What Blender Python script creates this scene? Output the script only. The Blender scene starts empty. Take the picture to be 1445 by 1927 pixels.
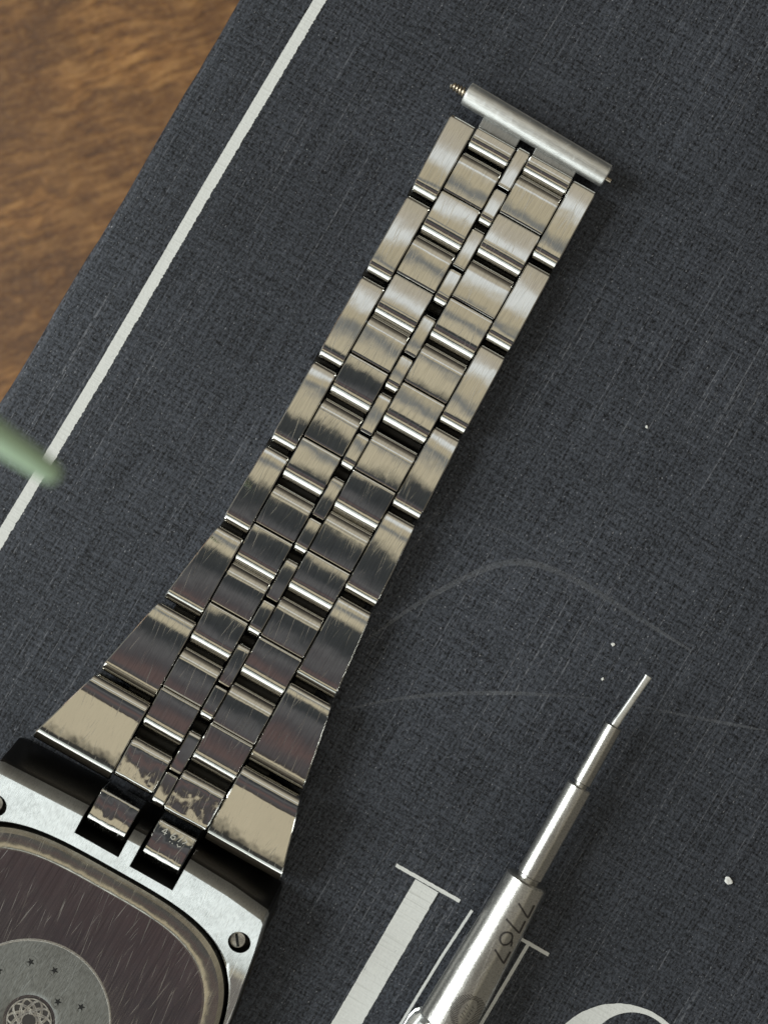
import bpy, bmesh, math, random
from mathutils import Vector, Matrix, noise as mnoise
random.seed(7)
R = math.radians
# ------------------------------------------------------------------ frames
# one photo pixel on the book cover = K cm; scene unit = 1 cm, z = 0 is the book cover
K = 0.00625
H = 2600.0                      # camera height above the cover, in photo pixels
CU, SU = 0.4904, 0.8715         # bracelet axis (down-left) in picture directions
UX, UY = -CU, -SU               # the same axis in world x/y
VX, VY = SU, -CU                # across the bracelet
sc = bpy.context.scene
COL = sc.collection

# ------------------------------------------------------------------ camera
cam_d = bpy.data.cameras.new("camera"); cam = bpy.data.objects.new("camera", cam_d); COL.objects.link(cam)
sc.camera = cam
cam.location = (0, 0, H * K)
cam_d.sensor_fit = 'VERTICAL'; cam_d.sensor_height = 30.0
cam_d.lens = 30.0 * H / 1927.0
cam_d.clip_start = 0.5; cam_d.clip_end = 2000
cam_d.dof.use_dof = True; cam_d.dof.focus_distance = (H - 40) * K
cam_d.dof.aperture_fstop = (cam_d.lens / 1000) / 0.34
cam_d.dof.aperture_blades = 0

# ------------------------------------------------------------------ view, world and lamps
sc.view_settings.view_transform = 'Standard'; sc.view_settings.look = 'None'
sc.view_settings.exposure = 0.0; sc.view_settings.gamma = 1.0
sc.view_settings.use_curve_mapping = False
sc.cycles.max_bounces = 8; sc.cycles.glossy_bounces = 6
sc.cycles.use_denoising = True

def nn(nt, t, **kw):
    n = nt.nodes.new(t)
    for k, v in kw.items(): setattr(n, k, v)
    return n
def mth(nt, op, a, b=None, c=None, clamp=False):
    n = nt.nodes.new('ShaderNodeMath'); n.operation = op; n.use_clamp = clamp
    for i, x in enumerate((a, b, c)):
        if x is None: continue
        if isinstance(x, (int, float)): n.inputs[i].default_value = x
        else: nt.links.new(x, n.inputs[i])
    return n.outputs[0]
def dot(nt, vec, d):
    n = nt.nodes.new('ShaderNodeVectorMath'); n.operation = 'DOT_PRODUCT'
    nt.links.new(vec, n.inputs[0]); n.inputs[1].default_value = d
    return n.outputs['Value']
def ramp(nt, fac, stops, interp='LINEAR'):
    n = nt.nodes.new('ShaderNodeValToRGB'); cr = n.color_ramp; cr.interpolation = interp
    while len(cr.elements) < len(stops): cr.elements.new(0.5)
    for e, (p, c) in zip(cr.elements, stops):
        e.position = p; e.color = (*c, 1) if len(c) == 3 else c
    nt.links.new(fac, n.inputs['Fac'])
    return n.outputs['Color']
def noise(nt, vec, scale=1, detail=2, rough=0.5, w=None):
    n = nt.nodes.new('ShaderNodeTexNoise'); n.inputs['Scale'].default_value = scale
    n.inputs['Detail'].default_value = detail; n.inputs['Roughness'].default_value = rough
    nt.links.new(vec, n.inputs['Vector'])
    return n.outputs['Fac']
def mix(nt, fac, a, b, mode='MIX'):
    n = nt.nodes.new('ShaderNodeMix'); n.data_type = 'RGBA'; n.blend_type = mode
    for i, x in ((0, fac), (6, a), (7, b)):
        if isinstance(x, (int, float)): n.inputs[i].default_value = x
        elif isinstance(x, tuple): n.inputs[i].default_value = (*x, 1)
        else: nt.links.new(x, n.inputs[i])
    return n.outputs[2]

# the room round the table, as a soft procedural panorama: tan ceiling, the dark
# figure holding the camera, bright strip added lower left for link-end glints; bands shaped for link reflections
w = bpy.data.worlds.new("World"); sc.world = w; w.use_nodes = True
nt = w.node_tree; nt.nodes.clear()
tc = nn(nt, 'ShaderNodeTexCoord'); D = tc.outputs['Generated']
du = dot(nt, D, (UX, UY, 0)); dv = dot(nt, D, (VX, VY, 0)); dz = dot(nt, D, (0, 0, 1))
ang = mth(nt, 'ARCTAN2', du, dz)
nz = mth(nt, 'SUBTRACT', noise(nt, D, 4.0, 3, 0.55), 0.5)
ang = mth(nt, 'ADD', ang, mth(nt, 'MULTIPLY', nz, 0.07))
pos = mth(nt, 'ADD', mth(nt, 'DIVIDE', ang, 2 * math.pi), 0.5)
def st(deg, r, g, b): return ((deg + 180) / 360.0, (r, g, b))
room = ramp(nt, pos, [
    st(-105, .02, .02, .018), st(-72, .04, .036, .032), st(-50, .18, .16, .125), st(-36, .50, .46, .37), st(-24, .55, .50, .39),
    st(-19, .56, .52, .44), st(-16.5, .90, .94, .94), st(-13.5, .80, .83, .82), st(-12, .56, .50, .37), st(-7.6, .55, .49, .35), st(-6.8, .20, .215, .22),
    st(-4.6, .24, .25, .25), st(-3.9, .60, .54, .40), st(1.2, .60, .54, .395),
    st(1.9, .065, .070, .070), st(8, .045, .050, .054), st(11, .13, .13, .135), st(14.5, .085, .080, .086), st(18, .15, .105, .10), st(22, .10, .095, .10),
    st(27.3, .07, .06, .055), st(28.1, .60, .535, .39), st(39, .60, .535, .39), st(39.8, .03, .03, .03), st(44, .06, .06, .055),
    st(48, .72, .79, .76), st(64, 1.15, 1.2, 1.17), st(86, .60, .66, .62), st(98, .12, .13, .12), st(115, .03, .03, .03)])
side = mth(nt, 'MULTIPLY', mth(nt, 'SUBTRACT', mth(nt, 'ABSOLUTE', dv), 0.30), 3.0, clamp=True)
lr = ramp(nt, mth(nt, 'ADD', mth(nt, 'MULTIPLY', dv, 0.5), 0.5),
          [(0.0, (.22, .22, .20)), (0.25, (.22, .205, .165)), (0.7, (.36, .33, .25)), (1.0, (.12, .11, .09))])
envc = mix(nt, side, room, lr)
bg = nn(nt, 'ShaderNodeBackground'); bg.inputs['Strength'].default_value = 1.0
nt.links.new(envc, bg.inputs['Color'])
wo = nn(nt, 'ShaderNodeOutputWorld'); nt.links.new(bg.outputs[0], wo.inputs['Surface'])

def area(name, dirv, dist, sx, sy, L, colr):
    ld = bpy.data.lights.new(name, 'AREA'); ld.shape = 'RECTANGLE'; ld.size = sx; ld.size_y = sy
    ld.energy = L * math.pi * sx * sy; ld.color = colr
    o = bpy.data.objects.new(name, ld); COL.objects.link(o)
    d = Vector(dirv).normalized(); o.location = d * dist
    o.rotation_euler = d.to_track_quat('Z', 'Y').to_euler()
    return o
def uvdir(u, v, z): return (UX * u + VX * v, UY * u + VY * v, z)
area("window_light", uvdir(0.28, -1.0, 0.64), 90, 38, 52, 12.5, (0.95, 1.0, 0.98))
area("added_link_end_light", uvdir(1.0, -0.15, 0.42), 110, 100, 46, 1.0, (0.95, 1.0, 0.98))  # added lamp without a known source, brightens link ends and end bar

# ------------------------------------------------------------------ placing helpers
def W(u, v, z, zr=None):
    """bracelet coordinates (photo pixels) -> world; zr: height the outline was read at"""
    px = 985 - CU * u + SU * v; py = 285 + SU * u + CU * v
    return P(px, py, z, zr)
def P(px, py, z=0.0, zr=None):
    f = 1 - (z if zr is None else zr) / H
    return Vector(((px - 722.5) * f * K, (963.5 - py) * f * K, z * K))
def to_uv(px, py):
    return ((px - 985) * -CU + (py - 285) * SU, (px - 985) * SU + (py - 285) * CU)

def finish(name, bm, mat, parent=None, smooth=True, angle=32, recalc=True):
    if recalc: bmesh.ops.recalc_face_normals(bm, faces=bm.faces)
    me = bpy.data.meshes.new(name); bm.to_mesh(me); bm.free()
    me.materials.append(mat)
    if smooth:
        me.shade_smooth(); me.set_sharp_from_angle(angle=R(angle))
    o = bpy.data.objects.new(name, me); COL.objects.link(o)
    if parent is not None:
        o.parent = parent; o.matrix_parent_inverse = parent.matrix_basis.inverted()
    return o
def empty(name, loc, label, cat, group=None):
    o = bpy.data.objects.new(name, None); COL.objects.link(o); o.location = loc
    o.empty_display_size = 0.3
    o['label'] = label; o['category'] = cat
    if group: o['group'] = group
    return o

# ------------------------------------------------------------------ materials
def uvcoords(nt, fu, fv, fz=1.0, skew=0.0):
    g = nn(nt, 'ShaderNodeNewGeometry'); Pn = g.outputs['Position']
    a = dot(nt, Pn, (UX, UY, 0)); b = dot(nt, Pn, (VX + skew * UX, VY + skew * UY, 0)); c = dot(nt, Pn, (0, 0, 1))
    cb = nn(nt, 'ShaderNodeCombineXYZ')
    nt.links.new(mth(nt, 'MULTIPLY', a, fu), cb.inputs[0]); nt.links.new(mth(nt, 'MULTIPLY', b, fv), cb.inputs[1])
    nt.links.new(mth(nt, 'MULTIPLY', c, fz), cb.inputs[2])
    return cb.outputs[0]
def newmat(name):
    m = bpy.data.materials.new(name); m.use_nodes = True; nt = m.node_tree
    bs = nt.nodes['Principled BSDF']
    return m, nt, bs
def metal(name, base=(.76, .75, .715), rough=.13, brush=.35, wave=.25, scratch=.5, scratch_rough=.25, fu=9, fv=120, dings=0.0, var=.15):
    m, nt, bs = newmat(name)
    bs.inputs['Metallic'].default_value = 1.0
    n1 = noise(nt, uvcoords(nt, fu, fv, 40, 0.03), 1, 3, .6)
    n2 = noise(nt, uvcoords(nt, 3.0, 5.0, 3), 1, 2, .5)
    s1 = noise(nt, uvcoords(nt, 1.6, 72, 20, -0.13), 1, 1, .4)
    s2 = noise(nt, uvcoords(nt, 2.4, 66, 20, 0.17), 1, 1, .4)
    sm = mth(nt, 'MAXIMUM', mth(nt, 'MULTIPLY', mth(nt, 'SUBTRACT', s1, .64), 9, clamp=True),
             mth(nt, 'MULTIPLY', mth(nt, 'SUBTRACT', s2, .67), 9, clamp=True))
    n3 = noise(nt, uvcoords(nt, 1.3, 1.6, 1.3), 1, 3, .6)
    hgt = mth(nt, 'ADD', mth(nt, 'MULTIPLY', n1, 0.0022 * brush), mth(nt, 'MULTIPLY', n2, 0.022 * wave))
    hgt = mth(nt, 'SUBTRACT', hgt, mth(nt, 'MULTIPLY', sm, 0.0006 * scratch))
    if dings:
        d = noise(nt, uvcoords(nt, 7, 9, 7, .5), 1, 3, .55)
        hgt = mth(nt, 'ADD', hgt, mth(nt, 'MULTIPLY', mth(nt, 'SUBTRACT', d, .58), 0.03 * dings, clamp=False))
    bp = nn(nt, 'ShaderNodeBump'); bp.inputs['Strength'].default_value = 1.0; bp.inputs['Distance'].default_value = 1.0
    nt.links.new(hgt, bp.inputs['Height']); nt.links.new(bp.outputs[0], bs.inputs['Normal'])
    rg = mth(nt, 'ADD', rough, mth(nt, 'MULTIPLY', sm, scratch_rough))
    rg = mth(nt, 'ADD', rg, mth(nt, 'MULTIPLY', mth(nt, 'SUBTRACT', n3, .5), var))
    rg = mth(nt, 'ADD', rg, mth(nt, 'MULTIPLY', mth(nt, 'SUBTRACT', n1,   .48), .085 * min(1, brush)))
    nt.links.new(mth(nt, 'MAXIMUM', rg, 0.03), bs.inputs['Roughness'])
    dk = tuple(c * .86 for c in base)
    col_ = mix(nt, n3, dk, base)
    ln = mth(nt, 'MULTIPLY', mth(nt, 'SUBTRACT', .56, n1), 4.0 * min(1, brush * 2.3), clamp=True)
    nt.links.new(mix(nt, ln, col_, tuple(c * .62 for c in base)), bs.inputs['Base Color'])
    return m
M = {}
M['brushed'] = metal('brushed_steel', rough=.024, brush=.26, wave=.10, scratch=.4, scratch_rough=.24, var=.04, fu=3.2, fv=80)
M['pad'] = metal('brushed_pad', rough=.13, brush=.8, wave=.5, scratch=1.2, scratch_rough=.22)
M['polish'] = metal('polished_steel', rough=.045, brush=.06, wave=.14, scratch=.15, scratch_rough=.16, var=.04, fu=3)
M['worn'] = metal('worn_polished_steel', rough=.06, brush=.2, wave=.75, scratch=.8, scratch_rough=.3, dings=.012, fu=3)
M['satin'] = metal('satin_steel', base=(.84, .86, .86), rough=.27, brush=.35, wave=.2, scratch=1.2, scratch_rough=.2, dings=.02)
M['back'] = metal('brushed_case_back', base=(.52, .50, .50), rough=.11, brush=1.0, wave=.12, scratch=.4, scratch_rough=.24, fu=1.2, fv=75)
M['frost'] = metal('frosted_medallion', base=(.33, .34, .33), rough=.42, brush=1.0, wave=.2, scratch=.3, scratch_rough=.2, fu=14, fv=70)
M['tool'] = metal('tool_steel', base=(.72, .71, .68), rough=.31, brush=.65, wave=.06, scratch=.3, scratch_rough=.15, fu=70, fv=45)
M['bar'] = metal('bar_steel', base=(.88, .89, .88), rough=.44, brush=.25, wave=.35, scratch=.5, scratch_rough=.2, fu=70, fv=6)
M['brass'] = metal('brass_coil', base=(.42, .36, .28), rough=.33, brush=.2, wave=.1, scratch=.1, fu=60, fv=60)
M['rim'] = metal('worn_rim_steel', base=(.68, .655, .59), rough=.17, brush=.2, wave=.5, scratch=.2, scratch_rough=.1)
M['flank'] = metal('shade_dark_steel', base=(.085, .08, .075), rough=.32, brush=.3, wave=.1, scratch=.2, scratch_rough=.1)  # enclosed shade by the end links, put into the base colour
M['dullgrey'] = metal('dull_grey_steel', base=(.40, .40, .39), rough=.45, brush=.3, wave=.2, scratch=.2)
def plain(name, colr, rough=.6, metallic=0.0, spec=.3):
    m, nt, bs = newmat(name)
    n = noise(nt, uvcoords(nt, 30, 30, 30), 1, 3, .6)
    nt.links.new(mix(nt, n, tuple(c * .75 for c in colr), tuple(min(1, c * 1.2) for c in colr)), bs.inputs['Base Color'])
    bs.inputs['Roughness'].default_value = rough; bs.inputs['Metallic'].default_value = metallic
    bs.inputs['Specular IOR Level'].default_value = spec
    return m
M['ink'] = plain('etched_dark', (.045, .040, .038), .6)
M['hole'] = plain('dark_recess', (.012, .012, .012), .7)
M['pale'] = plain('pale_scratch', (.55, .54, .50), .5)
M['lint'] = plain('white_lint', (.80, .80, .78), .8)
M['rod'] = plain('pale_green_plastic', (.62, .88, .62), .25, spec=.6)
M['rod'].node_tree.nodes['Principled BSDF'].inputs['Transmission Weight'].default_value = .12

# cloth of the book: threads run along the book's own y axis
def cloth(name, print_layer=False):
    m, nt, bs = newmat(name)
    t = nn(nt, 'ShaderNodeTexCoord'); O = t.outputs['Object']
    def sc3(x, y, z=1.0):
        n = nn(nt, 'ShaderNodeVectorMath', operation='MULTIPLY'); n.inputs[1].default_value = (x, y, z)
        nt.links.new(O, n.inputs[0]); return n.outputs[0]
    t1 = noise(nt, sc3(36, .9, 10), 1, 1, .5)            # whole threads
    t2 = noise(nt, sc3(38, 17, 20), 1, 2, .6)            # slubs along each thread
    t3 = noise(nt, sc3(1.2, 34, 10), 1, 1, .5)           # cross threads
    t4 = noise(nt, sc3(26, 36, 10), 1, 1, .5)
    fib = mth(nt, 'ADD', mth(nt, 'ADD', mth(nt, 'MULTIPLY', t1, .20), mth(nt, 'MULTIPLY', t2, .40)),
              mth(nt, 'ADD', mth(nt, 'MULTIPLY', t3, .17), mth(nt, 'MULTIPLY', t4, .23)))
    fine = noise(nt, sc3(60, 45, 40), 1, 1, .6)
    cross = t3
    big = noise(nt, sc3(.22, .16, .3), 1, 2, .5)
    wx = noise(nt, sc3(.5, .35, 1), 1, 1, .5)
    # long single threads of a paler colour
    cbx = nn(nt, 'ShaderNodeSeparateXYZ'); nt.links.new(O, cbx.inputs[0])
    cc = nn(nt, 'ShaderNodeCombineXYZ')
    nt.links.new(mth(nt, 'ADD', mth(nt, 'MULTIPLY', cbx.outputs[0], 40), mth(nt, 'MULTIPLY', wx, 3)), cc.inputs[0])
    nt.links.new(mth(nt, 'MULTIPLY', cbx.outputs[1], .28), cc.inputs[1])
    thr = mth(nt, 'MULTIPLY', mth(nt, 'SUBTRACT', noise(nt, cc.outputs[0], 1, 1, .4), .655), 20, clamp=True)
    dash = mth(nt, 'MULTIPLY', mth(nt, 'SUBTRACT', noise(nt, sc3(20, 14, 1), 1, 2, .6), .40), 5, clamp=True)
    thr = mth(nt, 'MULTIPLY', thr, dash)
    speck = mth(nt, 'MULTIPLY', mth(nt, 'SUBTRACT', noise(nt, sc3(48, 26, 30), 1, 1, .5),   .68), 8, clamp=True)
    if not print_layer:
        base = mix(nt, mth(nt, 'MULTIPLY', mth(nt, 'SUBTRACT', fib, .40), 4.8, clamp=True), (.0042, .0048, .0068), (.074, .082, .102))
        base = mix(nt, mth(nt, 'MULTIPLY', mth(nt, 'SUBTRACT', fine, .56), 2.5, clamp=True), base, (.125, .13, .145))
        base = mix(nt, mth(nt, 'MULTIPLY', speck, .75), base, (.34, .34, .36))
        base = mix(nt, mth(nt, 'MULTIPLY', thr, .5), base, (.22, .225, .25))
        br = mth(nt, 'ADD', .45, mth(nt, 'MULTIPLY', big, .9))
        n = nn(nt, 'ShaderNodeVectorMath', operation='SCALE'); nt.links.new(base, n.inputs[0]); nt.links.new(br, n.inputs['Scale'])
        nt.links.new(n.outputs[0], bs.inputs['Base Color'])
        bs.inputs['Roughness'].default_value = .62; bs.inputs['Specular IOR Level'].default_value = .25
        dist = .010
    else:
        base = mix(nt, mth(nt, 'MULTIPLY', mth(nt, 'SUBTRACT', fib, .35), 1.8, clamp=True), (.68, .69, .68), (.84, .85, .83))
        base = mix(nt, mth(nt, 'MULTIPLY', mth(nt, 'SUBTRACT', cross, .58), 3, clamp=True), base, (.52, .53, .51))
        wr = mth(nt, 'MULTIPLY', mth(nt, 'SUBTRACT', noise(nt, sc3(22, 9, 9), 1, 3, .7), .66), 9, clamp=True)
        base = mix(nt, mth(nt, 'MULTIPLY', wr, .7), base, (.16, .165, .17))
        nt.links.new(base, bs.inputs['Base Color']); bs.inputs['Roughness'].default_value = .6
        bs.inputs['Specular IOR Level'].default_value = .2
        dist = .005
    h = mth(nt, 'ADD', mth(nt, 'MULTIPLY', fib, 1.0), mth(nt, 'ADD', mth(nt, 'MULTIPLY', cross, .45), mth(nt, 'MULTIPLY', fine, .35)))
    bp = nn(nt, 'ShaderNodeBump'); bp.inputs['Strength'].default_value = .7; bp.inputs['Distance'].default_value = dist * 1.6
    nt.links.new(h, bp.inputs['Height']); nt.links.new(bp.outputs[0], bs.inputs['Normal'])
    return m
M['cloth'] = cloth('black_book_cloth'); M['print'] = cloth('silver_print', True)

def wood():
    m, nt, bs = newmat('brown_table_surface')
    g = nn(nt, 'ShaderNodeNewGeometry'); Pn = g.outputs['Position']
    def c3(a, b, warp=None):
        cb = nn(nt, 'ShaderNodeCombineXYZ')
        x = mth(nt, 'MULTIPLY', dot(nt, Pn, (.95, .31, 0)), a); y = mth(nt, 'MULTIPLY', dot(nt, Pn, (-.31, .95, 0)), b)
        if warp is not None: y = mth(nt, 'ADD', y, mth(nt, 'MULTIPLY', warp, 2.2))
        nt.links.new(x, cb.inputs[0]); nt.links.new(y, cb.inputs[1]); return cb.outputs[0]
    wv = noise(nt, c3(.9, .9), 1, 3, .6)
    g1 = noise(nt, c3(1.6, 9.0, wv), 1, 7, .72)
    g2 = noise(nt, c3(.35, .8, wv), 1, 3, .6)
    g3 = noise(nt, c3(9, 16, wv), 1, 4, .7)
    c1 = ramp(nt, g1, [(.36, (.075, .025, .004)), (.49, (.32, .140, .034)), (.62, (.62, .32, .105))])
    c2 = mix(nt, mth(nt, 'MULTIPLY', mth(nt, 'SUBTRACT', g2, .35), 2.0, clamp=True), (.085, .034, .010), c1)
    c3_ = mix(nt, mth(nt, 'MULTIPLY', mth(nt, 'SUBTRACT', g3, .5), 1.5, clamp=True), c2, (.52, .28, .10))
    nt.links.new(c3_, bs.inputs['Base Color'])
    bs.inputs['Roughness'].default_value = .5
    bp = nn(nt, 'ShaderNodeBump'); bp.inputs['Strength'].default_value = .6; bp.inputs['Distance'].default_value = .06
    nt.links.new(mth(nt, 'ADD', g1, mth(nt, 'MULTIPLY', g3, .4)), bp.inputs['Height']); nt.links.new(bp.outputs[0], bs.inputs['Normal'])
    return m
M['wood'] = wood()

# ------------------------------------------------------------------ the table
TZ = -3.2
bm = bmesh.new()
bmesh.ops.create_cube(bm, size=1, matrix=Matrix.Translation((0, 0, TZ - 2)) @ Matrix.Diagonal((120, 90, 4, 1)))
tb = finish('table_top', bm, M['wood'], smooth=False); tb['kind'] = 'structure'

# ------------------------------------------------------------------ the book (local x across its threads, local y along them)
BA = R(30.75)
bx = Vector((math.cos(BA), -math.sin(BA), 0)); by = Vector((math.sin(BA), math.cos(BA), 0))
edge_pt = P(225, 375, 0)                      # a point on the fore edge
book = empty('book', edge_pt, 'large book bound in black woven cloth, with pale stripe and letters, under the watch', 'book')
book.rotation_euler = (0, 0, -BA)
binv = Matrix.Rotation(BA, 4, 'Z') @ Matrix.Translation(-edge_pt)
def bloc(v): return binv @ v
def bfinish(name, bm, mat, smooth=True, angle=32):
    if True: bmesh.ops.recalc_face_normals(bm, faces=bm.faces)
    me = bpy.data.meshes.new(name); bm.to_mesh(me); bm.free(); me.materials.append(mat)
    if smooth: me.shade_smooth(); me.set_sharp_from_angle(angle=R(angle))
    o = bpy.data.objects.new(name, me); COL.objects.link(o); o.parent = book
    return o
# cover board: slightly wavy rounded fore edge, extruded along local y
bm = bmesh.new()
Y0, Y1, XW, CT = -16.0, 17.0, 24.0, 0.30
prof = [(0.0, -CT)]
er = 0.14
for i in range(7):
    a = math.pi / 2 * i / 6; prof.append((er - er * math.cos(a), -er + er * math.sin(a)))
for xx in (1, 3, 6, 12, XW - .2): prof.append((xx, 0.0))
prof += [(XW, -.15), (XW, -CT)]
rows = []
ny = 130
for j in range(ny + 1):
    y = Y0 + (Y1 - Y0) * j / ny
    wob = .020 * mnoise.noise(Vector((y * .9, 1.7, 0))) + .010 * mnoise.noise(Vector((y * 3, 5.7, 0))) - 0.0012 * (y ** 2) * .35
    rows.append([bm.verts.new((x + (wob if x < .9 else 0), y, z)) for x, z in prof])
n = len(prof)
for j in range(ny):
    for i in range(n):
        i2 = (i + 1) % n
        bm.faces.new((rows[j][i], rows[j][i2], rows[j + 1][i2], rows[j + 1][i]))
bm.faces.new(rows[0]); bm.faces.new(list(reversed(rows[-1])))
bfinish('cover', bm, M['cloth'])
M['paper'] = plain('cream_page_edges', (.55, .50, .42), .8)
bm = bmesh.new()
bmesh.ops.create_cube(bm, size=1, matrix=Matrix.Translation((.4 + (XW - .4) / 2, .5, (-CT + TZ + CT) / 2 - .004)) @ Matrix.Diagonal((XW - .4, Y1 - Y0 - .8, abs(TZ) - 2 * CT - .008, 1)))
bfinish('page_block', bm, M['paper'], smooth=False)
bm = bmesh.new()
bmesh.ops.create_cube(bm, size=1, matrix=Matrix.Translation((XW / 2, .5, TZ + CT / 2)) @ Matrix.Diagonal((XW, Y1 - Y0, CT - .002, 1)))
bfinish('back_cover', bm, M['cloth'], smooth=False)

def ribbon(pts, width, z, jag=(0, 0), seg=3.0, jf=.35):
    """flat printed band along photo-pixel points; jag = amplitude of left/right edge roughness (px)"""
    out = []
    for (a, b) in zip(pts[:-1], pts[1:]):
        L = math.dist(a, b); nseg = max(1, int(L / seg))
        for i in range(nseg): t = i / nseg; out.append((a[0] + (b[0] - a[0]) * t, a[1] + (b[1] - a[1]) * t))
    out.append(pts[-1])
    bm = bmesh.new(); prev = None
    for i, p in enumerate(out):
        q0 = out[max(0, i - 1)]; q1 = out[min(len(out) - 1, i + 1)]
        dx, dy = q1[0] - q0[0], q1[1] - q0[1]; l = math.hypot(dx, dy) or 1
        nx, ny = -dy / l, dx / l
        wd = width(i / (len(out) - 1)) if callable(width) else width
        jl = jag[0] * mnoise.noise(Vector((i * jf, 3.3, 0))) + jag[0] * .6 * random.uniform(-1, 1)
        jr = jag[1] * mnoise.noise(Vector((i * jf, 9.3, 0))) + jag[1] * .6 * random.uniform(-1, 1)
        a = bm.verts.new(bloc(P(p[0] + nx * (wd / 2 + jl), p[1] + ny * (wd / 2 + jl), z)))
        b = bm.verts.new(bloc(P(p[0] - nx * (wd / 2 + jr), p[1] - ny * (wd / 2 + jr), z)))
        if prev: bm.faces.new((prev[0], prev[1], b, a))
        prev = (a, b)
    return bm
PZ = 0.55    # print film height, px
bfinish('printed_stripe', ribbon([(660, -97), (602, 0), (396, 346), (190, 700), (100, 850), (0, 1016), (-60, 1118)], 21.5, PZ, (.4, 1.3), 2.2), M['print'])
# letters: heavy stem with hairline serif, two hairline strokes, second serif, round bowl
bfinish('printed_letter', ribbon([(803, 1667), (640, 1947), (600, 2015)], 50, PZ, (.5, .7), 2.5), M['print'])
bfinish('printed_serif', ribbon([(745, 1628), (865, 1696)], 7, PZ + .3, (.5, .5), 2.5), M['print'])
bfinish('printed_hairline', ribbon([(888, 1713), (830, 1802), (760, 1917), (700, 2015)], 5.5, PZ, (.3, .3), 2.5), M['print'])
bfinish('printed_serif', ribbon([(960, 1755), (1032, 1797)], 7, PZ + .3, (.5, .5), 2.5), M['print'])
bfinish('printed_hairline', ribbon([(994, 1776), (905, 1927), (855, 2015)], 6.5, PZ, (.3, .3), 2.5), M['print'])
bm = bmesh.new(); N = 120; ro, ri = [], []
for i in range(N):
    a = 2 * math.pi * i / N
    ro.append(bm.verts.new(bloc(P(1161 + 142.6 * math.cos(a) + random.uniform(-.5, .5), 2031 + 142.6 * math.sin(a) + random.uniform(-.5, .5), PZ))))
    ri.append(bm.verts.new(bloc(P(1188 + 82 * math.cos(a), 1987 + 82 * math.sin(a), PZ))))
for i in range(N): bm.faces.new((ro[i], ro[(i + 1) % N], ri[(i + 1) % N], ri[i]))
bfinish('printed_letter', bm, M['print'])

# faint curved scuffs rubbed into the cloth
def scuffmat():
    m, nt, bs = newmat('rubbed_cloth')
    nz_ = noise(nt, uvcoords(nt, 40, 60, 1), 1, 3, .7); n2 = noise(nt, uvcoords(nt, 1.0, 1.0, 1), 1, 2, .5)
    bs.inputs['Base Color'].default_value = (.24, .25, .27, 1); bs.inputs['Roughness'].default_value = .7
    a = mth(nt, 'MULTIPLY', mth(nt, 'SUBTRACT', nz_, .30), 1.9, clamp=True)
    a = mth(nt, 'MULTIPLY', a, mth(nt, 'MULTIPLY', mth(nt, 'SUBTRACT', n2, .22), 1.6, clamp=True))
    nt.links.new(a, bs.inputs['Alpha'])
    return m
M['scuff'] = scuffmat()
def smooth_path(pts, n=10):
    out = []
    q = [pts[0]] + list(pts) + [pts[-1]]
    for i in range(1, len(q) - 2):
        for k in range(n):
            t = k / n
            out.append(tuple(.5 * ((2 * q[i][d]) + (-q[i-1][d] + q[i+1][d]) * t + (2*q[i-1][d] - 5*q[i][d] + 4*q[i+1][d] - q[i+2][d]) * t*t + (-q[i-1][d] + 3*q[i][d] - 3*q[i+1][d] + q[i+2][d]) * t**3) for d in (0, 1)))
    out.append(pts[-1]); return out
for pts, wd in (([(632, 1341), (700, 1324), (790, 1310), (900, 1304), (1000, 1306), (1110, 1313)], 8),
                ([(690, 1205), (780, 1140), (880, 1085), (950, 1060), (1010, 1062), (1090, 1096), (1180, 1150), (1300, 1225)], 12),
                ([(940, 1058), (1030, 1068), (1110, 1105)], 10.0),
                ([(1190, 1325), (1280, 1345), (1370, 1362), (1460, 1378)], 6.0),
                ([(1275, 862), (1300, 850), (1325, 838)], 2.0), ([(905, 985), (960, 1005), (1010, 1035)], 2.5)):
    bfinish('scuff_mark', ribbon(smooth_path(pts), lambda t, wd=wd: wd * (0.35 + .65 * math.sin(math.pi * min(1, max(0, t)))), 1.2), M['scuff'])

# lint
def lint(px, py, s, label):
    bm = bmesh.new(); bmesh.ops.create_icosphere(bm, subdivisions=3, radius=s * K)
    for v in bm.verts:
        v.co *= 1 + .9 * mnoise.noise(v.co * (1.1 / (s * K)) + Vector((px, py, 0))); v.co.z *= .4
        v.co += P(px, py, s * .35)
    o = finish('lint_speck', bm, M['lint']); o['label'] = label; o['category'] = 'lint'; o['group'] = 'lint specks on the book cloth'
lint(1370, 1657, 6.0, 'largest white lint speck on the black cloth, right of the steel tool')
lint(1133, 1278, 2.6, 'tiny white lint speck on the cloth just left of the tool tip')
lint(1153, 1213, 3.0, 'small pale lint speck on the cloth above the tool tip')
lint(1216, 803, 2.4, 'tiny lint speck on bare cloth right of the bracelet middle')

# ------------------------------------------------------------------ the watch: case and bracelet are one joined thing
watch = empty('watch', W(1000, 0, 0), 'steel wristwatch lying face down on the book with its five-row bracelet stretched out', 'watch')

def lerp_tab(tab, x):
    if x <= tab[0][0]: return tab[0][1]
    for (a, b), (c, d) in zip(tab[:-1], tab[1:]):
        if x <= c: return b + (d - b) * (x - a) / (c - a)
    return tab[-1][1]
VL = [(0, -154), (170, -150), (700, -150), (895, -155), (1053, -178), (1235, -217), (1262, -222), (1414, -269)]
VR = [(0, 157), (530, 163), (714, 169), (898, 178), (1056, 193), (1244, 226), (1423, 275)]
ZT = [(0, 50), (300, 48), (900, 50), (1100, 60), (1300, 80), (1430, 95)]

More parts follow.
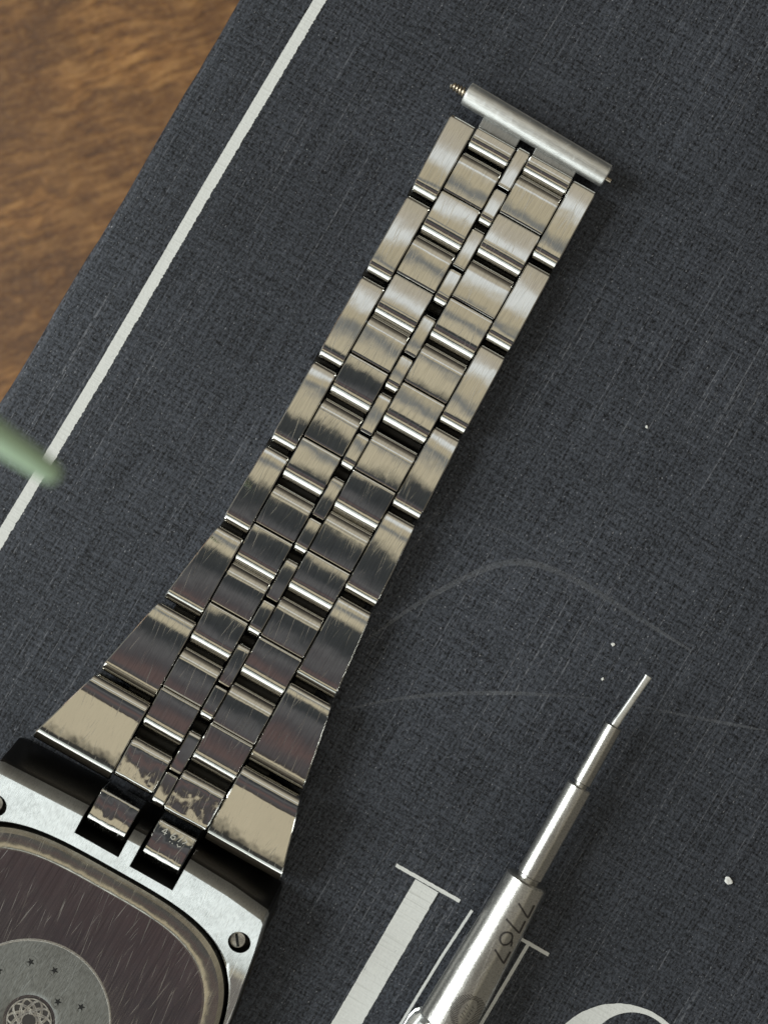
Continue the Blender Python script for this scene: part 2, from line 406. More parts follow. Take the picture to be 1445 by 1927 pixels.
def tile(name, u0, u1, vl, vr, mat, r0=2.0, r1=2.0, ztop=None, h=42, crown=1.5, tilt=0.0, roll=0.0, bev=1.6, vcrown=.5, drop0=None, drop1=None, topc=0.0, warp=0.4):
    """one solid link: rounded ends (r0 at the upper, r1 at the lower end), gently crowned top, chamfered sides"""
    uc = (u0 + u1) / 2; L = u1 - u0
    zt = lerp_tab(ZT, uc) if ztop is None else ztop
    fl = vl if callable(vl) else (lambda u: vl); fr = vr if callable(vr) else (lambda u: vr)
    d0 = r0 if drop0 is None else drop0; d1 = r1 if drop1 is None else drop1
    prof = [(u0, -h)]
    n0 = 8 if r0 > 4 else 3
    for i in range(n0 + 1):
        a = math.pi / 2 * i / n0; prof.append((u0 + r0 - r0 * math.cos(a), -d0 + d0 * math.sin(a)))
    for i in range(1, 16):
        t = i / 16; prof.append((u0 + r0 + (L - r0 - r1) * t, 0))
    n1 = 10 if r1 > 4 else 3
    for i in range(n1 + 1):
        a = math.pi / 2 * (1 - i / n1); prof.append((u1 - r1 + r1 * math.cos(a), -d1 + d1 * math.sin(a)))
    prof.append((u1, -h))
    tt, tr = math.tan(R(tilt)), math.tan(R(roll))
    seed = random.uniform(0, 100)
    stations = [(0, 1), (0, 0), (.25, 0), (.5, 0), (.75, 0), (1, 0), (1, 1)]
    bm = bmesh.new(); rows = []
    for s, ins in stations:
        row = []
        for (u, z) in prof:
            a, b = fl(u), fr(u); vc = (a + b) / 2
            v = a + (b - a) * s
            if not ins: v += bev if s == 0 else (-bev if s == 1 else 0)
            uu, zz = u, z
            if ins:
                uu = uc + (u - uc) * (1 - 1.6 * bev / L); zz = z - bev * .9 if z > -h + .1 else z
            x = 2 * (uu - uc) / L
            if z > -h + .1:
                sfr = (uu - u0) / L
                zz += -crown * x * x - topc * max(0.0, (.24 - sfr) / .24) ** 2 - tt * (uu - uc) - tr * (v - vc) - vcrown * (2 * s - 1) ** 2
                zz += warp * mnoise.noise(Vector((uu * .02 + seed, v * .02, 0)))
            row.append(bm.verts.new(W(uu, v, zt + zz, zt)))
        rows.append(row)
    n = len(prof)
    for j in range(len(rows) - 1):
        for i in range(n - 1): bm.faces.new((rows[j][i], rows[j][i + 1], rows[j + 1][i + 1], rows[j + 1][i]))
        bm.faces.new((rows[j][n - 1], rows[j][0], rows[j + 1][0], rows[j + 1][n - 1]))
    bm.faces.new(rows[0]); bm.faces.new(list(reversed(rows[-1])))
    return finish(name, bm, mat, watch, angle=28)

# measured upper ends of each link, photo pixels along the bracelet
LO = [1, 175, 350, 535, 718, 895, 1076, 1252]
RO = [-2, 174, 353, 531, 714, 898, 1086, 1266]
LI = [137, 316, 489, 670, 856, 1027, 1211]      # joint between the flat and the rounded inner piece, left column
RI = [122, 305, 487, 677, 852, 1037, 1224]
CI = [81, 254, 441, 610, 792, 970, 1154, 1342]  # the same in the narrow centre column
# small individual tilts (deg) of the loose links; + faces down the bracelet
TL = [-1.0, -2.0, -1.0, .8, 1.2, 1.5, 1.2, 10.5]
TR = [1.5, -1.6, -1.8, .5, 1.0, 1.2, 3.0, 10.8]
TA = {0: [2, 1.5, 0, 1.0, 1.5, 1.5, .5], 1: [2, -1.5, 1.5, -.3, 1.2, .5, -1]}    # flat inner pieces, left / right column
TB = {0: [.5, -3, 6, .3, 2.5, 1, 3], 1: [-2.2, 3, 1.3, 5, 2.5, 4, 4]}            # rounded inner pieces
off_l, off_r = -101, 109
for i in range(8):
    e = LO[i + 1] - 9 if i < 7 else 1422
    last = i == 7
    tile('outer_link', LO[i], e, lambda u: lerp_tab(VL, u), off_l, M['polish'] if last else M['brushed'],
         r0=9 if not last else 14, r1=24 if not last else 26, crown=3.2 if i < 7 else 2.0, tilt=TL[i], roll=random.uniform(-.6, .6),
         drop0=7, drop1=20, h=46 if not last else 70, bev=2.0, topc=(6.0 if last else 2.0 if i > 2 else .8))
    e = RO[i + 1] - 9 if i < 7 else 1432
    tile('outer_link', RO[i], e, off_r, lambda u: lerp_tab(VR, u), M['polish'] if last else M['brushed'],
         r0=9 if not last else 14, r1=24 if not last else 26, crown=3.2 if i < 7 else 2.0, tilt=TR[i], roll=random.uniform(-.6, .6),
         drop0=7, drop1=20, h=46 if not last else 70, bev=2.0, topc=(6.0 if last else 2.0 if i > 2 else .8))
# raised brushed pads on the flared links
def pad(u0, u1, va, vb, tilt, side, zadd):
    uc = (u0 + u1) / 2; zt = lerp_tab(ZT, uc)
for cols, joints, va, vb in ((LI, LI, -98, -15.5), (RI, RI, 15.5, 106)):
    left = va < 0
    # first half link under the end bar: short roller
    tile('inner_link', 0 if left else -4, 45 if left else 36, va, vb, M['brushed'], r0=6, r1=28, crown=.5, drop1=24, tilt=-2, bev=2.0)
    for i, j in enumerate(joints):
        ta, tbb = random.uniform(-1.0, .6), random.uniform(-.3, 1.2)
        st_ = j - 86
        tile('inner_link', st_, j - 1.2, va, vb, M['brushed'], r0=24, r1=2, drop0=15, crown=1.0, tilt=TA[0 if left else 1][i], topc=1.0, roll=random.uniform(-.7, .7), bev=1.5)
        tile('inner_link', j + 1.2, j + 90, va, vb, M['brushed'], r0=2, r1=31, drop1=24, crown=1.6, tilt=TB[0 if left else 1][i], roll=random.uniform(-.7, .7), bev=1.5)
    s = 1319 if left else 1327
    tile('inner_link', s, 1406 if left else 1418, va, vb, M['worn'], r0=17, r1=14, drop0=9, drop1=24, crown=2.0, tilt=4.0, roll=1.5, bev=2.0, warp=2.2)
for i, j in enumerate(CI):
    worn = i == 7
    s = j - 86 if i else -6
    tile('centre_link', s, j - 2, -12, 13, M['polish'] if worn else M['brushed'], r0=8, r1=2, drop0=6, crown=1.2, tilt=(-1.5 if i < 4 else .5) + random.uniform(-1, 1), roll=random.uniform(-1, 1), bev=1.8, warp=2.0 if worn else .4)
    tile('centre_link', j + 4, j + 77, -12, 13, M['polish'] if worn else M['brushed'], r0=2, r1=22, drop1=19, crown=1.2, tilt=(-1.0 if i < 4 else 1.0) + random.uniform(-1, 1) + (5 if worn else 0), roll=random.uniform(-1, 1), bev=1.8)
# hinge cores filling the gaps, coloured near-black for the shade there
def tube_uv(name, p0, p1, r, mat, parent, n=20, zr=None, cap=True):
    a, b = p0, p1; d = (b - a).normalized()
    q = d.to_track_quat('Z', 'Y')
    bm = bmesh.new(); rings = []
    for c in (a, b):
        rings.append([bm.verts.new(c + q @ Vector((r * math.cos(2 * math.pi * k / n), r * math.sin(2 * math.pi * k / n), 0))) for k in range(n)])
    for k in range(n): bm.faces.new((rings[0][k], rings[0][(k + 1) % n], rings[1][(k + 1) % n], rings[1][k]))
    if cap: bm.faces.new(rings[0]); bm.faces.new(list(reversed(rings[1])))
    return finish(name, bm, mat, parent)
M['core'] = metal('gap_shade_core', base=(.025, .024, .022), rough=.5, brush=.1, wave=.1, scratch=.1)  # darkness of the gaps put into the core colour
for i in range(1, 8):
    for vv0, vv1, jj in ((-96, -18, LI[i - 1] + 92), (18, 104, RI[i - 1] + 92), (-12, 13, CI[i - 1] + 86)):
        z = lerp_tab(ZT, jj) - 36
        tube_uv('hinge_core', W(jj, vv0, z, z), W(jj, vv1, z, z), 13 * K, M['core'], watch)
    for vv0, vv1 in ((-150, -106), (114, 158)):
        u = (LO[i] if vv0 < 0 else RO[i]) - 6; z = lerp_tab(ZT, u) - 38
        tube_uv('hinge_core', W(u, vv0, z, z), W(u, vv1, z, z), 11 * K, M['core'], watch)
# dull plates that hook the first row to the end bar
tile('hook_plate', -22, 2, -97, -17, M['dullgrey'], ztop=38, h=30, r0=4, r1=4, bev=1)
tile('hook_plate', -24, 0, 17, 105, M['dullgrey'], ztop=38, h=30, r0=4, r1=4, bev=1)

# end bar: rolled tube with a spring bar through it
def revolve(name, axis0, dirv, stations, mat, parent, n=48, flat=None, up=Vector((0, 0, 1)), angle=30, closed=True):
    """lathe along dirv; stations (t, radius); flat=(angle from straight up, fraction) mills one flat"""
    d = dirv.normalized(); side = d.cross(up).normalized(); upv = side.cross(d).normalized()
    bm = bmesh.new(); rings = []
    for t, r in stations:
        ring = []
        for k in range(n):
            a = 2 * math.pi * k / n; rr = r
            if flat:
                da = (a - flat[0] + math.pi) % (2 * math.pi) - math.pi
                if abs(da) < math.pi / 2 - .01: rr = min(r, r * flat[1] / math.cos(da))
            ring.append(bm.verts.new(axis0 + d * t + side * (rr * math.sin(a)) + upv * (rr * math.cos(a))))
        rings.append(ring)
    for j in range(len(rings) - 1):
        for k in range(n): bm.faces.new((rings[j][k], rings[j][(k + 1) % n], rings[j + 1][(k + 1) % n], rings[j + 1][k]))
    if closed: bm.faces.new(rings[0]); bm.faces.new(list(reversed(rings[-1])))
    return finish(name, bm, mat, parent, angle=angle)
zb = 40
b0 = P(877, 176, zb); b1 = P(1141, 333, zb)
Lb = (b1 - b0).length
rb = 21.5 * K
revolve('end_bar', b0, b1 - b0, [(0, rb * .55), (0, rb * .88), (.012, rb * .97), (.03, rb), (Lb - .03, rb), (Lb - .012, rb * .97), (Lb, rb * .88), (Lb, rb * .55)], M['bar'], watch, n=64)
# seam flange of the rolled bar
d_ = (b1 - b0).normalized(); back = Vector((-UX, -UY, 0))
bm = bmesh.new()
fa, fb = b0 + back * rb * .80 + Vector((0, 0, rb * .28)), b1 + back * rb * .80 + Vector((0, 0, rb * .28))
q = (fb - fa).normalized()
for k_, c in enumerate((fa, fb)): pass
bm.free()
tube_uv('rolled_seam', fa + d_ * .01, fb - d_ * .01, rb * .22, M['bar'], watch)
# spring bar: thin pin and brassy coil on the left, short tip on the right
tube_uv('spring_bar_pin', b0 - d_ * (30 * K), b0 + d_ * .05, 4.5 * K, M['brass'], watch)
tube_uv('spring_bar_pin', b1 - d_ * .02 + Vector((0, -.02, 0)), b1 + d_ * (9 * K) + Vector((0, -.02, 0)), 4.5 * K, M['brass'], watch)
bm = bmesh.new()
q = (-d_).to_track_quat('Z', 'Y'); turns = 4.2; nsg = 90; prev = None; first = None
for i in range(nsg + 1):
    t = i / nsg; a = 2 * math.pi * turns * t
    rr = (7.5 - 2.5 * t) * K
    c = b0 - d_ * ((5 + 26 * t) * K) + q @ Vector((rr * math.cos(a), rr * math.sin(a), 0))
    a2 = a + .05; c2 = b0 - d_ * ((5 + 26 * (t + .002)) * K) + q @ Vector((rr * math.cos(a2), rr * math.sin(a2), 0))
    qq = (c2 - c).to_track_quat('Z', 'Y')
    ring = [bm.verts.new(c + qq @ Vector((2.3 * K * math.cos(2 * math.pi * k / 8), 2.3 * K * math.sin(2 * math.pi * k / 8), 0))) for k in range(8)]
    if prev:
        for k in range(8): bm.faces.new((prev[k], prev[(k + 1) % 8], ring[(k + 1) % 8], ring[k]))
    else: bm.faces.new(ring)
    prev = ring
bm.faces.new(list(reversed(prev)))
finish('spring_coil', bm, M['brass'], watch)

# ------------------------------------------------------------------ case
CUc, CVc = 1883.0, -8.0         # centre of the case back
ZC = 78.0                        # height of the case back plate
def sup(a, b, th, n=3.5):
    c, s = math.cos(th), math.sin(th)
    r = (abs(c / a) ** n + abs(s / b) ** n) ** (-1 / n)
    return r * c, r * s           # du, dv
outl = [(1496, -292), (1489, -115), (1482, 100), (1486, 200), (1496, 284), (1560, 298), (1702, 322), (1883, 336), (2064, 322), (2206, 298), (2270, 284), (2280, 0), (2270, -290), (2206, -308), (2064, -334), (1883, -350), (1702, -334), (1560, -306)]
def outr(th, grow=0.0):
    c, s = math.cos(th), math.sin(th); best = None
    for (a, b), (e, f) in zip(outl, outl[1:] + outl[:1]):
        ax, ay, ex, ey = a - CUc, b - CVc, e - CUc, f - CVc
        dx, dy = ex - ax, ey - ay
        den = c * dy - s * dx
        if abs(den) < 1e-9: continue
        t = (ax * dy - ay * dx) / den; k = (ax * s - ay * c) / den
        if t > 0 and -1e-6 <= k <= 1 + 1e-6: best = t if best is None else min(best, t)
    return best * c, best * s
def zslope(u):
    e = max(0.0, 1625 - u)
    return math.tan(R(17)) * (e ** 2 / (e + 22)) if e > 0 else 0.0
NTH = 360
def cw(du_, dv_, z, zr): return W(CUc + du_, CVc + dv_, z, zr)
bm = bmesh.new(); rings = []
ths = [2 * math.pi * (i + .5) / NTH for i in range(NTH)]
def ring_pts(fn):
    rings.append([bm.verts.new(fn(th)) for th in ths])
def f_in(z):
    def f(th):
        a = sup(330, 332, th); return cw(a[0], a[1], z, ZC)
    return f
ring_pts(f_in(20)); ring_pts(f_in(ZC - 2))
def f_face(t):
    def f(th):
        a = sup(331.5, 333.5, th); b = outr(th); x = a[0] + (b[0] - a[0]) * t; y = a[1] + (b[1] - a[1]) * t
        z = ZC + zslope(CUc + x)
        return cw(x, y, z, ZC + 12)
    return f
for t in (0, .12, .3, .5, .7, .88, .985): ring_pts(f_face(t))
def f_out(k, dz):
    def f(th):
        b = outr(th); du_, dv_ = b
        top = CUc + du_ < 1560
        g = 1.0
        # the slope beside the lugs runs 60 px out at the top, almost straight down elsewhere
        ext = (50 if abs(math.degrees(math.atan2(dv_, -du_))) < 44 else 9) * k
        if du_ < 0 and abs(math.degrees(math.atan2(dv_, -du_))) < 44:
            nd, nv = du_ - ext, dv_ + (4 if dv_ > 0 else -4) * k
        else:
            l = math.hypot(du_, dv_); nd, nv = du_ + du_ / l * ext, dv_ + dv_ / l * ext
        z0 = ZC + zslope(CUc + du_)
        return cw(nd, nv, z0 + dz, ZC + 12)
    return f
ring_pts(f_out(.05, -1.5)); ring_pts(f_out(.36, -15)); ring_pts(f_out(.50, -28)); ring_pts(f_out(.70, -60)); ring_pts(f_out(1.0, -92))
rings.append([bm.verts.new((v.co.x, v.co.y, 4 * K)) for v in rings[-1]])
for j in range(len(rings) - 1):
    for k in range(NTH): bm.faces.new((rings[j][k], rings[j][(k + 1) % NTH], rings[j + 1][(k + 1) % NTH], rings[j + 1][k]))
for k in range(NTH): bm.faces.new((rings[-1][k], rings[-1][(k + 1) % NTH], rings[0][(k + 1) % NTH], rings[0][k]))
case = finish('case', bm, M['satin'], watch, angle=30)
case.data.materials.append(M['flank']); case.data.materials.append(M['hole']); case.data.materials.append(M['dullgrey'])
# flank outside the satin face: grey upper strip, painted-in shade below
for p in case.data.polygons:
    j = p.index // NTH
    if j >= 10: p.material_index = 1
    if j in (8, 9): p.material_index = 3
    if j == 7: p.material_index = 0
    if j == 0: p.material_index = 2
# notches for the two bracelet lugs and the screw holes: real cuts
def cut(obj, cutter_bm, mat):
    me = bpy.data.meshes.new('cutter'); bmesh.ops.recalc_face_normals(cutter_bm, faces=cutter_bm.faces)
    cutter_bm.to_mesh(me); cutter_bm.free(); me.materials.append(mat)
    c = bpy.data.objects.new('cutter', me); COL.objects.link(c)
    md = obj.modifiers.new('cut', 'BOOLEAN'); md.operation = 'DIFFERENCE'; md.object = c; md.solver = 'EXACT'; md.material_mode = 'TRANSFER'
    dg = bpy.context.evaluated_depsgraph_get(); dg.update()
    new = bpy.data.meshes.new_from_object(obj.evaluated_get(dg), preserve_all_data_layers=True, depsgraph=dg)
    obj.modifiers.clear(); old = obj.data; obj.data = new; bpy.data.meshes.remove(old)
    bpy.data.objects.remove(c); bpy.data.meshes.remove(me)
def boxuv(u0, u1, v0, v1, z0, z1, zr):
    bm = bmesh.new(); vs = [bm.verts.new(W(u, v, z, zr)) for z in (z0, z1) for (u, v) in ((u0, v0), (u1, v0), (u1, v1), (u0, v1))]
    for f in ((0, 1, 2, 3), (4, 5, 6, 7), (0, 1, 5, 4), (1, 2, 6, 5), (2, 3, 7, 6), (3, 0, 4, 7)): bm.faces.new([vs[i] for i in f])
    return bm
cut(case, boxuv(1380, 1529, -107, -12, 14, 200, 95), M['hole'])
cut(case, boxuv(1380, 1534, 14, 107, 14, 200, 95), M['hole'])
def cyl(u, v, r, z0, z1, zr, n=40):
    bm = bmesh.new(); c = W(u, v, 0, zr); rs = []
    for z in (z0, z1): rs.append([bm.verts.new((c.x + r * K * math.cos(2 * math.pi * k / n), c.y + r * K * math.sin(2 * math.pi * k / n), z * K)) for k in range(n)])
    for k in range(n): bm.faces.new((rs[0][k], rs[0][(k + 1) % n], rs[1][(k + 1) % n], rs[1][k]))
    bm.faces.new(rs[0]); bm.faces.new(rs[1]); return bm
SCR = [(1558, 264), (1558, -261)]
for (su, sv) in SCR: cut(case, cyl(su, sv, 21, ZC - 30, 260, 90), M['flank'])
case.data.set_sharp_from_angle(angle=R(30))
for (su, sv) in SCR:
    c = W(su, sv, ZC + 3, 90)
    bm = bmesh.new(); n = 40; rs = []
    cc = c + Vector((-5 * K, 1 * K, 0))
    for r, z in ((0, 2), (9, 1.5), (14.5, 0), (16, -3), (16, -30)):
        rs.append([bm.verts.new(cc + Vector((r * K * math.cos(2 * math.pi * k / n), r * K * math.sin(2 * math.pi * k / n), z * K))) for k in range(n)] if r else None)
    top = bm.verts.new(cc + Vector((0, 0, 2 * K)))
    for k in range(n): bm.faces.new((top, rs[1][k], rs[1][(k + 1) % n]))
    for j in range(1, 4):
        for k in range(n): bm.faces.new((rs[j][k], rs[j][(k + 1) % n], rs[j + 1][(k + 1) % n], rs[j + 1][k]))
    bm.faces.new(rs[4])
    sco = finish('case_screw', bm, M['tool'], watch)
    sl = Vector((-.12, .99, 0)); sp = Vector((.99, .12, 0))
    bm = bmesh.new(); vs = [bm.verts.new(cc + sl * (a * 12 * K) + sp * (b * 2.4 * K) + Vector((0, 0, z * K))) for z in (-1, 2.3) for a, b in ((-1, -1), (1, -1), (1, 1), (-1, 1))]
    for f in ((0, 1, 2, 3), (4, 5, 6, 7), (0, 1, 5, 4), (1, 2, 6, 5), (2, 3, 7, 6), (3, 0, 4, 7)): bm.faces.new([vs[i] for i in f])
    o = finish('screw_slot', bm, M['hole'], watch, smooth=False); o.parent = sco; o.matrix_parent_inverse = Matrix.Identity(4)

# rim of the case back (rounded step) and brushed plate
bm = bmesh.new(); rings = []
zr_ = ZC
for (g, z) in ((326, -26), (325.5, -8), (322, 0), (314, 5.5), (304, 6.6), (294, 6.0), (289, 5.3), (286.6, 4.6), (286.4, -3), (282, -3.0), (240, -3), (150, -3), (60, -3)):
    ga, gb = g, g + (2 if g > 300 else 7 if g > 250 else 0)
    rings.append([bm.verts.new(cw(*sup(ga, gb, th), ZC + z, ZC)) for th in ths])
for j in range(len(rings) - 1):
    for k in range(NTH): bm.faces.new((rings[j][k], rings[j][(k + 1) % NTH], rings[j + 1][(k + 1) % NTH], rings[j + 1][k]))
cen = bm.verts.new(cw(0, 0, ZC - 3, ZC))
for k in range(NTH): bm.faces.new((rings[-1][k], rings[-1][(k + 1) % NTH], cen))
bk = finish('case_back', bm, M['back'], watch, angle=40)
bk.data.materials.append(M['rim'])
for p in bk.data.polygons:
    if p.index // NTH < 9: p.material_index = 1
bk.data.set_sharp_from_angle(angle=R(24))
# medallion: frosted disc with raised rim, stars and a line-engraved globe
def disc(name, ru, z, r_in, r_out, h, mat, n=96, parent=None, c=(0, 0)):
    bm = bmesh.new(); rs = []
    for r, zz in ((r_in, z), (r_in, z + h * .8), ((r_in + r_out) / 2, z + h), (r_out, z + h * .8), (r_out, z)):
        rs.append([bm.verts.new(cw(c[0] + r * math.cos(2 * math.pi * k / n), c[1] + r * math.sin(2 * math.pi * k / n), zz, ZC)) for k in range(n)])
    for j in range(4):
        for k in range(n): bm.faces.new((rs[j][k], rs[j][(k + 1) % n], rs[j + 1][(k + 1) % n], rs[j + 1][k]))
    return finish(name, bm, mat, parent)
def sub(o, par): o.parent = par; o.matrix_parent_inverse = Matrix.Identity(4); return o
o = disc('medallion_rim', 0, ZC - 2.9, 151.5, 155, 2.2, M['tool']); sub(o, bk)
bm = bmesh.new(); n = 96
rs = [[bm.verts.new(cw(r * math.cos(2 * math.pi * k / n), r * math.sin(2 * math.pi * k / n), ZC + z, ZC)) for k in range(n)] for r, z in ((151.4, -2.5), (130, -2.2), (60, -2.2), (50, -2.6), (46, -4.5))]
for j in range(4):
    for k in range(n): bm.faces.new((rs[j][k], rs[j][(k + 1) % n], rs[j + 1][(k + 1) % n], rs[j + 1][k]))
sub(finish('medallion', bm, M['frost'], None), bk)
bm = bmesh.new(); rr = [bm.verts.new(cw(44.8 * math.cos(2 * math.pi * k / 48), 44.8 * math.sin(2 * math.pi * k / 48), ZC - 2.7, ZC)) for k in range(48)]
bm.faces.new(rr); sub(finish('emblem_ground', bm, M['ink'], None), bk)
def strokes(name, lines, width, mat, mapf, parent, seg=3):
    """narrow strips along polylines, mapped onto a surface by mapf(x, y)"""
    bm = bmesh.new()
    for ln in lines:
        pts = []
        for a, b in zip(ln[:-1], ln[1:]):
            m_ = max(1, int(math.dist(a, b) / seg))
            for i in range(m_): pts.append((a[0] + (b[0] - a[0]) * i / m_, a[1] + (b[1] - a[1]) * i / m_))
        pts.append(ln[-1]); prev = None
        for i, p in enumerate(pts):
            q0 = pts[max(0, i - 1)]; q1 = pts[min(len(pts) - 1, i + 1)]
            dx, dy = q1[0] - q0[0], q1[1] - q0[1]; l = math.hypot(dx, dy) or 1
            nx, ny = -dy / l * width / 2, dx / l * width / 2
            a = bm.verts.new(mapf(p[0] + nx, p[1] + ny)); b = bm.verts.new(mapf(p[0] - nx, p[1] - ny))
            if prev: bm.faces.new((prev[0], prev[1], b, a))
            prev = (a, b)
    o = finish(name, bm, mat, None, recalc=False)
    o.parent = parent; o.matrix_parent_inverse = tool.matrix_basis.inverted() if name.startswith('etched') else Matrix.Identity(4)
    return o
loops = []
for tilt_ in (0, 35, 70, 110, 145):                 # meridian bands of the line-engraved globe
    for mn in (14, 18):
        ct, st2 = math.cos(R(tilt_)), math.sin(R(tilt_))
        loops.append([(41 * math.cos(q) * ct - mn * math.sin(q) * st2, 41 * math.cos(q) * st2 + mn * math.sin(q) * ct) for q in [i * 2 * math.pi / 40 for i in range(41)]])
loops.append([(42 * math.cos(q), 42 * math.sin(q)) for q in [i * 2 * math.pi / 40 for i in range(41)]])
o = strokes('globe_emblem', loops, 2.4, M['tool'], lambda x, y: cw(x, y, ZC - 2.1 + .5 * math.sin(x * .3) * math.cos(y * .3), ZC), bk)
def star(px, py):
    u, v = to_uv(px, py); du_, dv_ = u - CUc, v - CVc
    bm = bmesh.new(); n = 10; a0 = random.uniform(0, 1)
    vs = []
    for k in range(n):
        r = 8.5 if k % 2 == 0 else 3.3; a = a0 + 2 * math.pi * k / n
        vs.append(bm.verts.new(cw(du_ + r * math.cos(a), dv_ + r * math.sin(a), ZC - 1.95, ZC)))
    c = bm.verts.new(cw(du_, dv_, ZC - 2.05, ZC))
    for k in range(n): bm.faces.new((vs[k], vs[(k + 1) % n], c))
    s = sub(finish('engraved_star', bm, M['hole'], None, smooth=False), bk)
    o = disc('star_dimple', 0, ZC - 2.15, 8.5, 13, .3, M['frost'], n=24, c=(du_ + 1.5, dv_)); sub(o, bk)
for q_ in ((58, 1811), (103, 1827), (109, 1886), (153, 1896), (-2, 1827), (146, 1935), (-45, 1870)): star(*q_)

# lugs of the bracelet sitting in the notches
lug1 = tile('bracelet_lug', 1433, 1516, -102, -21, M['worn'], ztop=98, h=70, r0=2, r1=30, drop1=36, crown=3.5, tilt=5.5, bev=1.5, warp=.8)
lug2 = tile('bracelet_lug', 1431, 1520, 20, 100, M['worn'], ztop=98, h=70, r0=2, r1=34, drop1=40, crown=3.0, tilt=0.5, bev=2.5, warp=.8)
def lugmap(x, y):   # x across (v), y along (u) from the lug's upper edge
    u, v = 1431 + y, 20 + x; uc = (1431 + 1520) / 2; X = 2 * (u - uc) / 89; s = x / 80
    z = 98 - 3.0 * X * X - math.tan(R(.5)) * (u - uc) - .5 * (2 * s - 1) ** 2 + 1.2
    return W(u, v, z, 98)
dig = [[(22, 8), (15, 17), (25, 17)], [(22, 8), (22, 21)],                       # 4
       [(40, 7), (35, 15), (35, 19), (39, 21), (43, 18), (42, 14), (37, 15)],     # 6
       [(56, 6), (51, 20)], [(60, 8), (66, 12), (60, 19)], [(37, 26), (38, 28)], [(42, 27), (44, 28)], [(52, 24), (55, 28), (60, 25)]]
o = strokes('engraved_mark', dig, 1.5, M['pale'], lugmap, lug2, seg=2)

# ------------------------------------------------------------------ spring bar tool
ZA = 56.0
t0 = P(1154, 1366, ZA); tdir = (P(852, 1904, ZA) - t0).normalized()
tool = empty('springbar_tool', Vector((P(900, 1820, 0).x, P(900, 1820, 0).y, 0)), 'stepped steel pin tool marked 7767 lying on the book to the right of the watch', 'tool')
f_ = 1 - ZA / H
def S(*st): return [(a * K * f_, b * K * f_) for a, b in st]
revolve('shaft', t0, tdir, S((0, 12), (0, 15.5), (1.5, 16.8), (122, 17), (124, 13), (136, 13)), M['tool'], tool, flat=(R(-38), .90))
revolve('sleeve', t0, tdir, S((130, 14), (130, 22.5), (132.5, 24.3), (322, 24.8), (324, 22), (340, 22)), M['tool'], tool, n=64, flat=(R(-36), .90))
bodyprof = ((331, 24), (331, 38), (334.5, 41), (644, 53.5), (646, 50), (650, 50))
revolve('body', t0, tdir, S(*bodyprof), M['tool'], tool, n=96, flat=(R(-34), .93))
# pin
pd = (P(1219, 1273, ZA + 1) - P(1157, 1362, ZA)); p0 = P(1158, 1361, ZA)
def pinring():
    bm = bmesh.new(); d = pd.normalized(); side = d.cross(Vector((0, 0, 1))).normalized(); up = side.cross(d)
    L = pd.length; rs = []
    for t, a, b in ((-.05, 7.5, 7.5), (.04, 8.0, 7.5), (.10, 7.2, 6.5), (.5, 6.5, 5.5), (.93, 6.5, 5.0), (.99, 7.6, 4.5), (1.0, 6.5, 3)):
        rs.append([bm.verts.new(p0 + d * (L * t) + side * (a * K * math.copysign(abs(math.cos(q)) ** .7, math.cos(q))) + up * (b * K * math.copysign(abs(math.sin(q)) ** .7, math.sin(q)))) for q in [2 * math.pi * k / 24 for k in range(24)]])
    for j in range(len(rs) - 1):
        for k in range(24): bm.faces.new((rs[j][k], rs[j][(k + 1) % 24], rs[j + 1][(k + 1) % 24], rs[j + 1][k]))
    bm.faces.new(rs[0]); bm.faces.new(list(reversed(rs[-1])))
    return bm
finish('pin', pinring(), M['bar'], tool, angle=25)
# ridged collar at the lower frame edge
bm = bmesh.new(); d = tdir; side = d.cross(Vector((0, 0, 1))).normalized(); up = side.cross(d)
n = 144; rs = []
for t, r, amp in ((640, 50, 0), (640, 66, 0), (645, 74, 2), (652, 80, 7), (668, 84, 8), (700, 84, 8), (760, 84, 8), (770, 78, 0)):
    rs.append([])
    for k in range(n):
        a = 2 * math.pi * k / n; rr = (r - 16 - amp * (0 if (k // 6) % 2 else 1)) * K * f_
        rs[-1].append(bm.verts.new(t0 + d * (t * K * f_) + side * (rr * math.sin(a)) + up * (rr * math.cos(a))))
for j in range(len(rs) - 1):
    for k in range(n): bm.faces.new((rs[j][k], rs[j][(k + 1) % n], rs[j + 1][(k + 1) % n], rs[j + 1][k]))
bm.faces.new(rs[0]); bm.faces.new(list(reversed(rs[-1])))
finish('ridged_collar', bm, M['bar'], tool, angle=20)
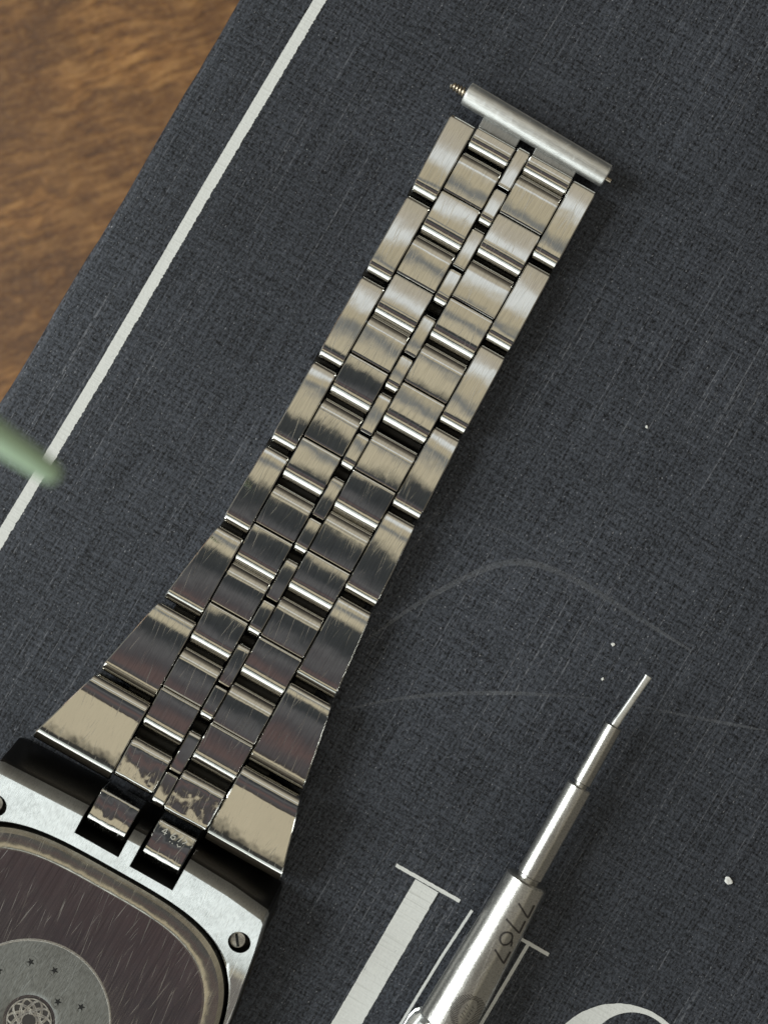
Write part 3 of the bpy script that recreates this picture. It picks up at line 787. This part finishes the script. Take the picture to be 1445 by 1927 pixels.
# etched marks on the flat of the body; x = picture-right across, y = along the tool
sd = tdir.cross(Vector((0, 0, 1))).normalized(); upv = sd.cross(tdir).normalized()
sgn = 1 if sd.x > 0 else -1
FA = R(-34)
def bodymap(x, y):
    """x: arc position to the right of the top line (px), y: px along the tool from its front joint"""
    r = 41 + (y - 334.5) * (12.5 / 309.5)
    xr = x / r; a = -sgn * 0 + math.asin(max(-.98, min(.98, xr)))
    a = a * sgn; rr = r
    da = (a - FA + math.pi) % (2 * math.pi) - math.pi
    if abs(da) < math.pi / 2 - .01: rr = min(r, r * .93 / math.cos(da))
    rr += .45
    return t0 + tdir * (y * K * f_) + sd * (rr * K * f_ * math.sin(a)) + upv * (rr * K * f_ * math.cos(a))
def seven(y): return [[(32, y), (32, y + 20), (6, y + 8)]]
def arc(cx, cy, r, a0, a1, n=16): return [(cx + r * math.cos(R(a0 + (a1 - a0) * i / n)), cy + r * math.sin(R(a0 + (a1 - a0) * i / n))) for i in range(n + 1)]
etch = [[(30, 362), (31, 388), (-2, 370)], [(29.5, 395), (30.5, 420), (-8, 406)],
        arc(11, 438, 12.5, 0, 360, 24), [(23.5, 437), (27, 442), (29, 449)], [(33, 458), (33, 483), (1, 465)]]
o = strokes('etched_number', etch, 3.6, M['ink'], bodymap, tool, seg=2)
hat = []
ecx, ecy, er_ = 14, 590, 34
for i in range(-12, 13):
    yy = i * 2.9; hw = math.sqrt(max(0, er_ ** 2 - yy ** 2))
    wv_ = .25
    for sgn_ in (-1, 1):
        lo = 16 * math.sqrt(max(0, 1 - (yy / 26) ** 2)) if abs(yy) < 26 else 0
        if hw > lo + 3: hat.append([(ecx + sgn_ * lo, ecy + yy), (ecx + sgn_ * (lo + hw) / 2, ecy + yy + 1.5), (ecx + sgn_ * hw, ecy + yy)])
for xx in (-7, 6):
    for yy in (-12, -6, 0, 6, 12): hat.append([(ecx + xx - 3, ecy + yy), (ecx + xx + 3, ecy + yy + 2.5)])
strokes('etched_emblem', hat, 1.1, M['ink'], bodymap, tool, seg=2)

# ------------------------------------------------------------------ blurred rod hanging into the frame at the left
zrod = 950
a_ = P(-560, 395, zrod + 260, zrod); b_ = P(112, 900, zrod)
L = (b_ - a_).length; fr = (1 - zrod / H) * K
rod = revolve('plastic_rod', a_, b_ - a_, [(0, 36 * fr), (L * .8, 31 * fr), (L - 60 * fr, 25 * fr), (L - 22 * fr, 22 * fr), (L - 10 * fr, 19 * fr), (L - 3 * fr, 13 * fr), (L, 5 * fr)], M['rod'], None, n=32)
rod['label'] = 'out-of-focus pale green rod tip reaching in over the stripe at the left edge'; rod['category'] = 'rod'
